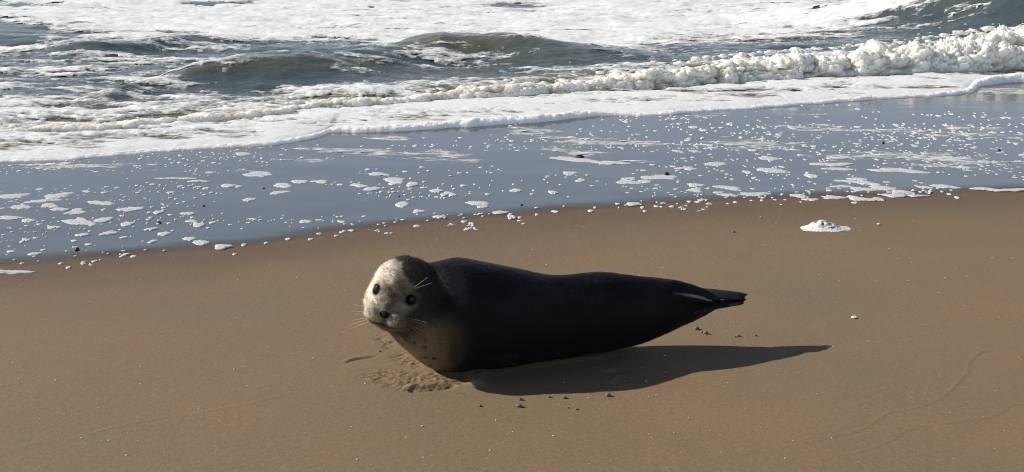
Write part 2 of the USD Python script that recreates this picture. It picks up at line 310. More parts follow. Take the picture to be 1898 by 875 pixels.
obj('beach', (np.stack([X, Y, Z], -1).reshape(-1, 3), grid_faces(*X.shape)), 'sand_look', floats={'wet': wet.ravel()}, kind='structure', label='damp brown sand beach')

# ------------------------------------------------------------------ wash: the film of water left on the sand
depth_of = lambda y, z=0.0: y * CP - (z - CAM_Z) * SP
v_rows = np.concatenate([np.linspace(560, 130, 300)])
Yr = on_plane(np.full(len(v_rows), 949.0), v_rows)[:, 1]
uu = np.concatenate([np.linspace(-1200, -60, 60), np.linspace(-50, 1950, 420), np.linspace(1960, 3100, 60)])
X = (uu[None, :] - W_ / 2) / F_ * depth_of(Yr)[:, None]; Y = np.repeat(Yr[:, None], len(uu), 1)
off = Y - wet_edge(X)
w = sstep(off + .10 * (n2(X, Y, 2.5, 7, 41, 3) - .5), -0.06, 0.20)
Z = 0.006 * (n2(X, Y, 1.2, 1.8, 1, 3) - 0.5) + 0.004
keep = ((off > -.2) & (Y < swash(X) + .12)).ravel()
V, Fc = np.stack([X, Y, Z], -1).reshape(-1, 3), grid_faces(*X.shape)
V, Fc, w_ = compact(V, Fc[keep[Fc].all(1)], w.ravel())
obj('wash_water', (V, Fc), 'film_look', floats={'wet': w_}, kind='structure', label='thin film of sea water on the sand')

# ------------------------------------------------------------------ sea
def swell(x, y, crest, height, front, back, xr, seed):
    yc = crest(x) + 0.15 * (n2(x, 0 * x, .8, 1, seed, 3) - .5)
    t = y - yc
    hgt = np.interp(x, *height)
    prof = np.where(t < 0, np.exp(-(np.abs(t) / front)**1.7), np.exp(-(t / back)**2))
    return hgt * prof
def X_at(u, v): return float(on_plane(u, v)[0])
crest1 = line_fn([(0, 215), (200, 190), (300, 168), (440, 153), (520, 150), (640, 146), (800, 135), (1000, 125)])
crest2 = line_fn([(300, 140), (600, 128), (700, 124), (800, 117), (900, 117), (1050, 122), (1150, 124), (1300, 118)])
crest3 = line_fn([(1200, 45), (1500, 48), (1650, 52), (1800, 58), (1898, 62), (2200, 70), (2700, 80)])
crest4 = line_fn([(-400, 95), (0, 88), (180, 100), (260, 96), (360, 85), (500, 80)])
H1 = ([X_at(150, 195), X_at(280, 172), X_at(440, 153), X_at(560, 150), X_at(680, 144), X_at(850, 133)], [0, .10, .22, .22, .12, 0])
H2 = ([X_at(560, 129), X_at(700, 124), X_at(820, 117), X_at(950, 118), X_at(1100, 123), X_at(1250, 119)], [0, .14, .28, .27, .14, 0])
H3 = ([X_at(1350, 46), X_at(1600, 50), X_at(1750, 55), X_at(1898, 62), X_at(2600, 80)], [0, .25, .55, .6, .3])
H4 = ([X_at(-300, 94), X_at(60, 90), X_at(200, 100), X_at(330, 88), X_at(480, 80)], [.05, .10, .13, .10, 0])
def sea_height(x, y):
    d = y - swash(x)
    z = 0.003 + 0.017 * sstep(d, 0, .25)
    b = y - bore_y(x)
    z = z + 0.75 * bore_height(x) * sstep(b, 0, .8) * np.exp(-np.clip(b - .6, 0, 9) / 2.0)
    amp = sstep(d, 0.4, 3.0)
    z = z + amp * (0.09 * (n2(x, y, .55, 1.2, 51, 3) - .5) + 0.055 * (n2(x + .3 * y, y, 1.7, 3.6, 52, 4) - .5) + sstep(y, 40, 15) * 0.030 * (n2(x + .4 * y, y, 4, 8, 53, 3) - .5))
    z = z + swell(x, y, crest1, H1, .55, 1.0, None, 61) + swell(x, y, crest2, H2, .65, 1.2, None, 62) + swell(x, y, crest3, H3, 1.5, 2.2, None, 63) + swell(x, y, crest4, H4, .5, .8, None, 64)
    far = sstep(y, 24, 40)
    z = z + far * 0.35 * (n2(x, y, .08, .2, 54, 3) - .5)
    return z
v_rows = np.concatenate([np.linspace(330, -30, 400), np.linspace(-31, -150, 90), np.linspace(-151, -168.3, 40)])
Yr = np.concatenate([on_plane(np.full(len(v_rows), 949.0), v_rows)[:, 1], [9000.0]])
uu = np.concatenate([np.linspace(-6000, -1250, 24), np.linspace(-1200, -60, 90), np.linspace(-58, 1956, 1040), np.linspace(1960, 3100, 90), np.linspace(3150, 7900, 24)])
SX = (uu[None, :] - W_ / 2) / F_ * depth_of(Yr)[:, None]; SY = np.repeat(Yr[:, None], len(uu), 1)
SZ = sea_height(SX, SY)
dS = SY - swash(SX)
keep = (dS > -0.02).ravel()
Fs = grid_faces(*SX.shape)
_bd = SY - bore_y(SX)
silt = np.clip(.95 * np.exp(-(np.clip(_bd, 0, 99) / .9)**2) * sstep(dS, 0, .2) + .45 * (n2(SX, SY, .8, 2.2, 57, 3) - .3) + .6 * (swell(SX, SY, crest1, H1, .4, .2, None, 61) / .3 + swell(SX, SY, crest2, H2, .5, .25, None, 62) / .35), 0, 1)
V, Fc, sl = compact(np.stack([SX, SY, SZ], -1).reshape(-1, 3), Fs[keep[Fs].all(1)], silt.ravel())
obj('sea', (V, Fc), 'sea_look', floats={'silt': sl}, kind='structure', label='grey-blue sandy sea with low waves')

# foam lying on the sea
P = pix(np.stack([SX, SY, 0 * SX], -1)); U, Vp = P[..., 0], P[..., 1]
near = (U > -1300) & (U < 3200) & (SY < 60)
def band(top, bot, s=8.0):
    t = np.interp(U, *zip(*top)); b = np.interp(U, *zip(*bot))
    return 1 / (1 + np.exp(-np.clip((Vp - t) / s, -30, 30))) / (1 + np.exp(-np.clip((b - Vp) / s, -30, 30)))
def spot(cu, cv, ru, rv):
    return np.exp(-(((U - cu) / ru)**2 + ((Vp - cv) / rv)**2))
bore_v = pix(np.stack([SX, bore_y(SX), 0 * SX], -1))[..., 1]
swash_v = pix(np.stack([SX, swash(SX), 0 * SX], -1))[..., 1]
front_d = SY - swash(SX)
D = np.full(U.shape, -0.36)
def raise_to(mask, level):
    global D
    D = D + mask * (level - D)
raise_to(band([(-1300, 90), (0, 75), (1300, 70)], [(-1300, 250), (0, 250), (330, 190), (600, 130)], 10) * sstep(U, 620, 300), -0.04)
sheet = band([(-1300, -400), (3000, -400)], [(-1300, 40), (0, 42), (120, 58), (250, 76), (450, 80), (640, 78), (760, 88), (900, 92), (1000, 103), (1150, 108), (1300, 92), (1480, 80), (1620, 66), (1720, 52), (1705, 35), (1760, -40), (2000, -200)], 5)
raise_to(sheet, 0.56 + .34 * (n2(SX, SY, .35, .5, 58, 3) - .5))
for c in [(30, 15, 130, 7, -.7), (420, 10, 90, 5, -.6), (250, 3, 80, 5, -.5), (10, 58, 90, 12, -.7), (150, 48, 40, 4, -.3), (950, 10, 55, 5, -.55), (1400, 12, 60, 3, -.4), (590, 68, 70, 6, -.35), (330, 66, 60, 5, -.3)]:
    D = D + c[4] * spot(*c[:4])
raise_to(spot(820, 128, 130, 18), 0.02)
raise_to(spot(350, 165, 120, 9) , -.05)
raise_to(band([(1150, 85), (1500, 72), (1898, 60)], [(1150, 118), (1500, 100), (1898, 80)], 5) * sstep(U, 1120, 1220) * sstep(U, 1880, 1780), -.10)
lace = 1 / (1 + np.exp(-(Vp - (bore_v - np.interp(U, [0, 500, 900, 1300, 1898], [60, 50, 32, 20, 18]))) / 6)) / (1 + np.exp(-(bore_v + 3 - Vp) / 3))
raise_to(lace, np.interp(U, [0, 500, 1000, 1898], [.12, .16, .2, .25]))
flat = sstep(front_d, 0.0, .05) / (1 + np.exp(-np.clip((Vp - bore_v) / 2, -30, 30)))
thin = np.interp(U, [-300, 0, 200, 420, 560, 1000, 1898], [.30, .22, .05, .14, .42, .42, .30])
raise_to(flat, thin)
raise_to(np.exp(-(np.clip(front_d - .10, 0, 9) / .16)**2) * (front_d > 0), .75)
XS, YS = SX[near], SY[near]
warp = 0.5 * (n2(XS, YS, 1.3, 2.2, 71, 3) - .5)
cell = 1 - np.abs(2 * n2(XS + warp, YS + warp, 2.2, 6.0, 72, 5) - 1) * 2.2          # filaments
clump = n2(XS + warp, YS, 1.1, 3.6, 73, 5) * 2 - 1
fine = n2(XS, YS, 9, 16, 74, 3) * 2 - 1
M = np.full(U.shape, -1.0)
M[near] = D[near] + 0.36 * (cell - .30) + 0.66 * clump + 0.26 * fine
thick = np.clip(M, -0.15, 0.5)
FZ = SZ + sheet * .06 * (n2(SX, SY, 1.6, 3.4, 59, 4) - .5) + sstep(front_d, 0, .9) * 0.045 * thick * np.clip(12 / SY, .4, 1.3) + sstep(front_d, 0, .8) * np.where(M > 0, .006 + .012 * np.clip(M, 0, 1) * (n2(SX, SY, 7, 14, 75, 3) - .3), 0)
keep = ((M > -0.1) & near & (front_d > -.0)).ravel()
V, Fc, cov = compact(np.stack([SX, SY, FZ], -1).reshape(-1, 3), Fs[keep[Fs].all(1)], np.clip(M * 1.1 + .02, -.5, 1.2).ravel())
obj('sea_foam', (V, Fc), 'thin_foam_look', floats={'cover': cov}, kind='stuff', label='white sea foam spread in sheets and lace over the waves', category='foam')

# ------------------------------------------------------------------ the breaking surf: a churned roll of foam
def ribbon(us, v_guess, yfun, profile, nt):
    """Mesh along a shore line; profile(x, t) gives (forward, up) in metres from the line."""
    p = on_plane(us, np.interp(us, *v_guess)); x = p[:, 0]
    y = yfun(x); t = np.linspace(0, 1, nt)
    fwd, up = profile(x[None, :], t[:, None])
    return np.stack([np.repeat(x[None, :], nt, 0), y[None, :] + fwd, up], -1)
def billow(p, s, seed, octaves=3):
    out = 0; a = 1
    for o in range(octaves):
        q = p * s * 2.03**o; c = noise(q + 3.3 * o, seed + o)
        out = out + a * np.sqrt(np.abs(2 * c - 1) + .004) * 1.05; a *= .45
    return out / 1.6
us = np.concatenate([np.linspace(-700, -60, 150), np.linspace(-55, 1955, 1500), np.linspace(1960, 2600, 150)])
def bore_profile(x, t):
    h = bore_height(x) * (0.50 + .85 * n2(x, 0 * x, 1.3, 1, 81, 4)); L = 0.5 + 4.6 * h
    a = np.clip(t / .42, 0, 1) * math.pi * .56
    f1, z1 = -0.10 * h * np.sin(a * 1.25) + 1.25 * h * (1 - np.cos(a)), h * np.sin(a) ** 1.1
    b = np.clip((t - .42) / .58, 0, 1)
    f0, z0 = -0.10 * h * np.sin(math.pi * .56 * 1.25) + 1.25 * h * (1 - math.cos(math.pi * .56)), h * math.sin(math.pi * .56) ** 1.1
    fwd = np.where(t <= .42, f1, f0 + b * L); up = np.where(t <= .42, z1, z0 * (1 - b)**1.3 + 0 * x)
    return fwd, up + .004 - .05 * (t < 1e-6)
R = ribbon(us, ([-700, 0, 640, 1100, 1500, 1898, 2600], [275, 256, 209, 176, 152, 132, 105]), bore_y, bore_profile, 110)
tt = np.linspace(0, 1, 110)[:, None] + 0 * R[..., 0]
gs, gt = np.gradient(R, axis=1), np.gradient(R, axis=0)
nrm = np.cross(gs, gt); nrm /= np.linalg.norm(nrm, axis=-1, keepdims=True) + 1e-9
nrm *= np.sign(nrm[..., 2].mean())
hh = bore_height(R[..., 0])
bl = billow(R * [1, .8, 1] + .06 * (n2(R[..., 0], R[..., 1], 5, 5, 90, 2) - .5)[..., None], 5.0, 91, 4)
bl2 = billow(R * [.62, 1.0, 1.25] + .03 * (n2(R[..., 0], R[..., 1] + R[..., 2], 9, 9, 93, 2) - .5)[..., None], 13, 95, 3)
bl3 = billow(R * [.7, 1, 1], 36, 99, 2)
am = .30 + 1.3 * sstep(n2(R[..., 0], R[..., 1] + R[..., 2], 1.6, 2.6, 94, 3), .32, .70)
disp = (0.60 * hh + .014) * (bl - .45) + am * (.17 * hh + .008) * (bl2 - .4) + (.07 * hh + .006) * (bl3 - .4) + .4 * hh * (n2(R[..., 0], R[..., 1] + R[..., 2], 1.6, 3, 98, 2) - .5)
disp *= sstep(tt, 0.0, .06) * sstep(tt, 1.0, .65) * 0.9 + .1
R2 = R + nrm * disp[..., None]
R2[..., 2] -= 0.05 * sstep(tt, .85, 1)
back = sstep(tt, .42, .75)
base_s = sea_height(R2[..., 0], R2[..., 1])
R2[..., 2] = np.where(tt > .42, np.maximum(R2[..., 2], base_s * back + R2[..., 2] * (1 - back) - .02 + disp * .6 - .05 * sstep(tt, .9, 1)), R2[..., 2])
cov = np.clip((bl - .40) * 2.0 + .7 * (bl2 - .45) + .55 + .9 * (n2(R[..., 0], R[..., 1], 2.2, 4, 97, 3) - .5) + .25 * sstep(hh, .08, .3) - .62 * sstep(tt, .42, .80), 0, 1)[..., None]
tint = cov * np.array([.82, .79, .70]) + (1 - cov) * np.array([.34, .28, .175])
sv_, sf_, sc_ = [R2.reshape(-1, 3)], [grid_faces(*R2.shape[:2])], [tint.reshape(-1, 3)]; nv = len(sv_[0])
sr = np.random.default_rng(17)
for k in range(1300):                                      # torn clots and spray round the roll
    u = sr.uniform(-80, 1980); x = float(on_plane(u, np.interp(u, [0, 640, 1100, 1500, 1898], [256, 209, 176, 152, 132]))[0]); hb = float(bore_height(x))
    if sr.uniform() > .12 + .88 * sstep(hb, .09, .24): continue
    spray = sr.uniform() < .18 * min(1, hb / .2)
    dy = sr.normal() * (.18 + .8 * hb) + .22 + .6 * hb; y = float(bore_y(np.array([x]))[0]) + dy
    if dy < -.04: continue
    r = float(np.clip(sr.lognormal(-4.35, .55), .004, .04)) * (.6 + 1.6 * hb) * (.35 if spray else 1)
    z = float(sea_height(np.array([x]), np.array([y]))[0]) + r * .2 + (0 if dy < 0 else max(0, hb * (1 - dy / (.6 + 4 * hb))) * .7)
    if spray: z = hb * sr.uniform(.9, 1.35)
    q = trimesh.creation.icosphere(1 if spray or r < .02 else 2, 1.0); qv = np.array(q.vertices); qv = qv * (1 + .7 * (noise(qv * 1.9 + k, 200) - .5) + .4 * (noise(qv * 4.5 + k, 201) - .5))[:, None]
    sv_.append(qv * r * [1.7, 1.3, .6] + [x, y, z]); sf_.append(np.array(q.faces) + nv); nv += len(qv); w_ = sr.uniform(.62, 1.0)
    sc_.append(np.tile(w_ * np.array([.82, .79, .72]) + (1 - w_) * np.array([.40, .34, .23]), (len(qv), 1)))
obj('surf_foam', (np.vstack(sv_), np.vstack(sf_)), 'surf_look', color=np.vstack(sc_), kind='stuff', label='churned cream foam of the small breaker rolling ashore', category='foam')

# the rolled white edge of the foam sheet that leads the wash up the beach
us = np.concatenate([np.linspace(-700, -60, 150), np.linspace(-55, 1955, 1900), np.linspace(1960, 2600, 150)])
def edge_profile(x, t):
    h = np.interp(x, *EDGE_H) * (.6 + .8 * n2(x, 0 * x, 3.5, 1, 101, 3))
    a = t * math.pi * .98
    return (-1.3 + 4.2 * t) * (h * 1.1 + .008), h * np.sin(math.pi * np.clip(t, 0, 1)**.62)**.85 + .012 * sstep(t, .3, .8) + .001
_e = on_plane(np.array([-700, 0, 300, 450, 600, 700, 900, 1100, 1180, 1500, 1790, 1830, 1898, 2600.]), np.array([345, 300, 281, 271, 250, 243, 232, 215, 214, 193, 172, 155, 150, 125.]))
EDGE_H = (_e[:, 0], [.010, .010, .012, .018, .026, .042, .044, .032, .016, .018, .022, .05, .055, .05])
R = ribbon(us, ([-700, 0, 420, 700, 1110, 1500, 1790, 1898, 2600], [345, 300, 273, 243, 215, 193, 172, 150, 125]), swash, edge_profile, 26)
bl = billow(R, 14, 111, 3) - .45
tt = np.linspace(0, 1, 26)[:, None]
amp = .45 * np.interp(R[..., 0], *EDGE_H) + .003
R[..., 2] += amp * bl * sstep(tt, 0, .2) * sstep(tt, 1, .8); R[..., 1] -= amp * bl * sstep(tt, 0, .1) * sstep(tt, .8, .4)
R[-1, :, 2] -= .03
obj('foam_edge', (R.reshape(-1, 3), grid_faces(*R.shape[:2])), 'foam_look', kind='stuff', label='rolled white foam edge leading the wash up the beach', category='foam')

# thin streaky foam floating on the wash behind the flecks
v_rows = np.linspace(330, 165, 260); Yr = on_plane(np.full(len(v_rows), 949.0), v_rows)[:, 1]
uu = np.linspace(-60, 1960, 900)
X = (uu[None, :] - W_ / 2) / F_ * depth_of(Yr)[:, None]; Y = np.repeat(Yr[:, None], len(uu), 1)
U = np.repeat(uu[None, :], len(v_rows), 0); Vp = np.repeat(v_rows[:, None], len(uu), 1)
D = np.full(U.shape, -.9)
for cu, cv, ru, rv, lv, tilt in [(720, 258, 50, 5, .7, 0), (690, 285, 150, 12, .15, .06), (830, 285, 70, 10, .2, .12), (1080, 285, 110, 8, .1, .13), (1010, 250, 130, 14, .02, .14), (1180, 265, 100, 8, .0, .06), (1400, 270, 130, 22, -.12, .05), (1300, 215, 90, 6, .0, -.04), (1600, 240, 260, 9, .12, .04), (1820, 250, 120, 20, .0, .08), (1860, 170, 60, 10, .55, -.04), (1850, 218, 70, 6, 0, 0), (560, 298, 90, 6, -.1, 0), (80, 310, 120, 7, -.15, 0), (1500, 290, 300, 14, -.25, .02), (1780, 300, 160, 16, -.2, .03), (950, 330, 220, 14, -.4, .04), (300, 320, 260, 18, -.4, .02), (1480, 215, 120, 5, -.1, 0)]:
    a, b = U - cu, Vp - cv - tilt * (U - cu)
    m = np.exp(-((a / ru)**2 + (b / rv)**2)**1.3); D = D + m * (lv + .18 - D)
M = D + .9 * (n2(X + .5 * (n2(X, Y, 2, 3, 120, 3) - .5), Y, 1.6, 5.5, 121, 4) * 2 - 1) + .5 * (n2(X, Y, 7, 20, 122, 3) * 2 - 1)
Z = 0.006 * (n2(X, Y, 1.2, 1.8, 1, 3) - 0.5) + .0035 + .012 * np.clip(M, -.3, .5)
keep = ((M > -.12) & (Y < swash(X) + .02)).ravel(); Fw = grid_faces(*X.shape)
V, Fc, cov = compact(np.stack([X, Y, Z], -1).reshape(-1, 3), Fw[keep[Fw].all(1)], np.clip(M * .9, -.5, .20).ravel())
obj('wash_foam', (V, Fc), 'thin_foam_look', floats={'cover': cov}, kind='stuff', label='thin streaks of white foam drawn out over the wet sand', category='foam')

# ------------------------------------------------------------------ foam patches and flecks on the wash
rng = np.random.default_rng(7)
def patch_mesh(cu, cv, w, h, tilt=0.0, seed=0, n=18, lift=.008, ragged=.35):
    """A low dome of foam with an uneven outline; w, h in photograph pixels, laid on the ground there."""
    r = np.random.default_rng(seed); c = on_plane(cu, cv); px = depth_of(c[1]) / F_
    rx, ry = w * px / 2, h * px / 2 / max(.12, CAM_Z / math.hypot(c[1], CAM_Z))
    a = np.linspace(0, 2 * math.pi, n, endpoint=False)
    rad = 1 + ragged * (r.normal(size=3)[:, None] * np.cos(np.outer([1, 2, 3], a) + r.uniform(0, 6.3, 3)[:, None])).sum(0) * .35 + ragged * .25 * r.normal(size=n)
    rad = np.clip(rad, .35, 1.6)
    sx = -tilt * w * px / CAM_Z * 0
    rings = []
    for k, (s, z) in enumerate([(1.03, -.003), (1, .35), (.72, .85), (.35, 1.0)]):
        x = rx * rad * s * np.cos(a); y = ry * rad * s * np.sin(a)
        y = y - x * tilt * 3.5
        zz = z * lift * (1 + .35 * r.normal(size=n)) if z > 0 else np.full(n, z)
        rings.append(np.stack([x, y, zz], -1))
    v = np.vstack(rings + [[[0, 0, lift]]]); f = []
    for k in range(3):
        for i in range(n):
            j = (i + 1) % n; f += [[k * n + i, k * n + j, (k + 1) * n + j], [k * n + i, (k + 1) * n + j, (k + 1) * n + i]]
    f += [[3 * n + i, 3 * n + (i + 1) % n, 4 * n] for i in range(n)]
    return v, np.array(f), np.array([c[0], c[1], .005])
BIG = [  # centre, width, height, tilt in photograph pixels
 (25, 365, 55, 9, -.05), (75, 374, 50, 7, -.03), (108, 364, 42, 11, .1), (90, 383, 36, 7, .02), (38, 385, 38, 7, 0), (140, 394, 36, 9, -.04), (110, 389, 34, 5, 0), (187, 378, 42, 8, .12), (155, 412, 62, 9, .16), (195, 408, 32, 8, -.05),
 (20, 405, 45, 6, .06), (52, 410, 26, 6, 0), (103, 423, 22, 5, 0), (155, 437, 26, 5, -.04), (203, 433, 28, 7, -.08), (235, 417, 30, 6, 0), (246, 389, 46, 7, -.06), (294, 395, 20, 5, 0), (305, 435, 24, 6, 0), (281, 426, 20, 5, 0),
 (369, 418, 24, 6, .04), (372, 451, 28, 9, .08), (352, 445, 24, 6, .03), (413, 459, 30, 8, 0), (350, 397, 24, 5, 0), (283, 450, 16, 5, 0), (46, 447, 16, 8, .1), (68, 472, 20, 5, 0), (480, 324, 56, 8, .12), (525, 345, 36, 7, .0), (520, 358, 34, 6, -.04),
 (330, 332, 62, 3, .0), (368, 337, 36, 3, .04), (422, 345, 28, 5, .1), (462, 372, 22, 7, -.1), (555, 338, 30, 6, .06), (594, 338, 32, 5, 0), (565, 412, 22, 6, .05), (705, 324, 40, 5, .08), (735, 336, 46, 8, .1), (765, 343, 26, 6, .06), (690, 352, 36, 5, 0), (666, 345, 30, 5, .05),
 (746, 379, 22, 10, .25), (810, 355, 22, 6, .12), (832, 361, 26, 6, .1), (885, 378, 44, 7, .06), (893, 384, 20, 5, 0), (776, 393, 20, 6, 0), (814, 404, 22, 5, 0), (927, 395, 28, 5, .02), (947, 402, 12, 9, .3), (955, 354, 22, 5, 0), (1024, 358, 18, 5, .1),
 (1060, 296, 88, 7, .12), (1135, 303, 62, 6, .1), (1165, 339, 44, 7, .04), (1220, 330, 62, 9, .03), (1170, 333, 26, 5, 0), (1195, 338, 30, 5, 0), (1055, 322, 24, 6, 0), (1077, 335, 18, 5, 0),
 (1424, 295, 36, 7, .06), (1327, 305, 46, 6, -.02), (1272, 313, 34, 6, -.04), (1424, 317, 52, 8, .12), (1546, 306, 60, 6, .02), (1550, 314, 54, 4, .04), (1505, 327, 26, 7, .08), (1670, 318, 98, 7, .08), (1590, 339, 62, 6, .1), (1590, 333, 36, 5, .05), (1560, 347, 36, 4, 0),
 (1640, 350, 42, 8, .1), (1600, 352, 44, 7, .02), (1672, 357, 34, 5, .02), (1400, 361, 60, 6, -.03), (1355, 350, 46, 6, .08), (1350, 363, 34, 5, .1), (1480, 364, 28, 6, .05), (1545, 367, 42, 5, .05), (1590, 369, 38, 7, .1), (1625, 371, 30, 6, 0), (1655, 363, 44, 6, 0), (1757, 294, 40, 7, .1), (1755, 347, 46, 6, .12), (1700, 364, 36, 3, 0), (1885, 353, 70, 5, -.02), (1830, 352, 46, 5, .04), (1290, 345, 32, 6, 0), (1288, 354, 30, 6, .04), (1505, 371, 28, 4, 0)]
def where(u, v):
    if v > 440: return 'at the left wet margin'
    if u < 260: return 'in the far left cluster'
    if u < 600: return 'left of the seal head'
    if u < 800: return 'right behind the seal head'
    if u < 1100: return 'behind the seal back'
    if u < 1320: return 'behind the seal hips'
    if v > 340: return 'near the foam mound'
    return 'on far wet sand at right'
def shape_of(w, h): return 'long thin foam streak' if w / h > 8 else ('small round foam patch' if w < 24 else ('broad ragged foam patch' if w > 44 else 'narrow oval foam patch'))
ORD = ['leftmost', 'second from left', 'third from left', 'fourth from left', 'fifth from left', 'sixth from left', 'seventh from left', 'eighth from left', 'ninth from left', 'tenth from left', 'eleventh from left', 'twelfth from left']
kinds = {}
for b in sorted(BIG): kinds.setdefault((where(*b[:2]), shape_of(*b[2:4])), []).append(b)
for i, b in enumerate(BIG):
    cu, cv, w, h, tilt = b
    v, f, c = patch_mesh(cu, cv, w, h, tilt, 100 + i, n=26, ragged=.45, lift=.0026)
    pl, sh = where(cu, cv), shape_of(w, h); same = kinds[(pl, sh)]
    lab = f'{sh} on wet sand {pl}' if len(same) == 1 else f'{sh} on wet sand {pl}, {ORD[same.index(b)]}'
    m = obj('foam_patch', (v, f), 'fleck_look', label=lab, category='foam patch', group=f'foam patches {pl}')
    UsdGeom.Xformable(m).AddTranslateOp().Set(Gf.Vec3d(*map(float, c)))
vs, fs, nv = [], [], 0
count = 0
while count < 1800:
    u = rng.uniform(-60, 1960); x_edge = None
    v = rng.uniform(195, 500)
    g = on_plane(u, v); e = wet_edge(g[0]) - g[1]; s = swash(np.array([g[0]]))[0] - g[1]
    if s < .05 or e > .04: continue
    k = n2(np.array([g[0]]), np.array([g[1]]), 1.2, 2.6, 131, 3)[0]
    dens = sstep(k, .38, .68) * (.35 + .65 * sstep(v, 470, 270))
    if 230 < v < 300 and 1250 < u: dens = max(dens, .75)
    if rng.uniform() > dens: continue
    wpx = float(np.clip(rng.lognormal(1.52, .58), 3, 26)); hpx = max(1.6, wpx * rng.uniform(.16, .27))
    pv, pf, c = patch_mesh(u, v, wpx, hpx, rng.uniform(-.03, .1), 1000 + count, n=9, lift=.0010 + .00006 * wpx, ragged=.4)
    vs.append(pv + c); fs.append(pf + nv); nv += len(pv); count += 1
for k in range(60):                                       # stranded bubbles just above the margin
    u = rng.uniform(0, 1900); x = X_at(u, 420); y = float(wet_edge(np.array([x]))[0]) - abs(rng.normal()) * .09
    p = pix(np.array([x, y, 0.0])); wpx = rng.uniform(3, 12)
    pv, pf, c = patch_mesh(p[0], p[1], wpx, wpx * .35, 0, 4000 + k, n=8, lift=.003, ragged=.5); c[2] = 0.001
    vs.append(pv + c); fs.append(pf + nv); nv += len(pv)
for cu, cv in [(872, 423), (866, 425), (880, 424), (876, 418), (873, 413), (838, 416), (970, 410), (158, 488), (163, 491), (700, 428), (720, 432), (637, 430), (1268, 385), (1302, 390)]:
    for k in range(3):
        pv, pf, c = patch_mesh(cu + rng.normal() * 4, cv + rng.normal() * 2, rng.uniform(4, 11), rng.uniform(1.0, 1.9), 0, 5000 + k + cu, n=8, lift=.004, ragged=.5); c[2] = .001
        vs.append(pv + c); fs.append(pf + nv); nv += len(pv)
obj('foam_flecks', (np.vstack(vs), np.vstack(fs)), 'fleck_look', kind='stuff', label='scattered small white foam flecks on the wet sand', category='foam')
def lone(name, cu, cv, w, h, label, cat, seed, lift):
    v, f, c = patch_mesh(cu, cv, w, h, 0, seed, n=30, lift=lift, ragged=.5); c[2] = .001
    m = obj(name, (v, f), 'fleck_look', label=label, category=cat); UsdGeom.Xformable(m).AddTranslateOp().Set(Gf.Vec3d(*map(float, c)))
lone('foam_patch', 18, 505, 90, 6, 'flat foam smear on damp sand at the left border below the wash', 'foam patch', 901, .006)

# the mound of froth standing on the sand
c0 = on_plane(1528, 424)
def mound(p):
    x, y, z = p.T
    hgt = .030 * np.exp(-(np.abs(x + .008) / .058)**2.6 - (np.abs(y) / .05)**3) + .013 * np.exp(-((x - .008) / .105)**4 - ((y + .01 * np.sin(30 * x)) / .052)**4)
    lump = .020 * (billow(p * [1, 1, 1] + 5, 34, 141, 3) - .5) * sstep(hgt, .003, .03)
    return np.where(hgt < .0015, .02, (z - hgt - lump) * .6)
v, f = surface_nets(mound, (-.17, -.12, -.006), (.17, .12, .12), .0035)
mt = sstep(noise(v * 60, 143) + .35 * sstep(v[:, 2], .015, .04), .72, .95)[:, None]
m = obj('foam_mound', (v, f), 'mound_look', color=np.array([.80, .79, .76]) * (1 - mt) + np.array([.34, .31, .28]) * mt, label='small lumpy white mound of froth standing alone on the brown sand', category='foam mound'); UsdGeom.Xformable(m).AddTranslateOp().Set(Gf.Vec3d(*map(float, c0)))

# ------------------------------------------------------------------ the seal
AX0 = np.array([-.0945, 4.84]); AX1 = np.array([.900, 5.135]); EA = (AX1 - AX0) / np.linalg.norm(AX1 - AX0); EB = np.array([-EA[1], EA[0]])
def bend(s): return -.055 * (np.clip(s - .5, 0, 2) / .55)**2
ST = [(708, 582, 600, 1.0), (714, 560, 608, 1.0), (728, 535, 624, 1.0), (745, 515, 645, 1.0), (770, 506, 668, 1.05), (800, 495, 686, 1.02), (825, 484, 690, 1.0), (850, 477, 690, 1.0), (900, 484, 686, .98), (960, 496, 677, .93), (1040, 509, 664, .86), (1110, 503, 654, .82), (1180, 510, 640, .78), (1230, 515, 621, .74), (1265, 521, 605, .68), (1290, 529, 594, .62), (1310, 537, 584, .5), (1326, 546, 574, .45)]
st = []
for u, vt, vb, k in ST:
    # the axis point seen in column u
    best = None
    for s in np.linspace(-.6, 1.2, 3601):
        q = AX0 + s * EA + EB * bend(s); z = 0.15; uu_ = W_ / 2 + F_ * q[0] / (q[1] * CP - (z - CAM_Z) * SP)
        if best is None or abs(uu_ - u) < best[0]: best = (abs(uu_ - u), s, q)
    _, s, q = best
    zt, zb = at_y(u, vt, q[1])[2], at_y(u, vb, q[1])[2]
    cz = at_y(u, (vt + vb) / 2, q[1])[2]; r = (vb - vt) / 2 / F_ * (q[1] * CP - (cz - CAM_Z) * SP)
    st.append((s, cz, r, r * k))
st = np.array(st)
fz, fr, fb = (PchipInterpolator(st[:, 0], st[:, k]) for k in (1, 2, 3))
S0, S1 = st[0, 0], st[-1, 0]
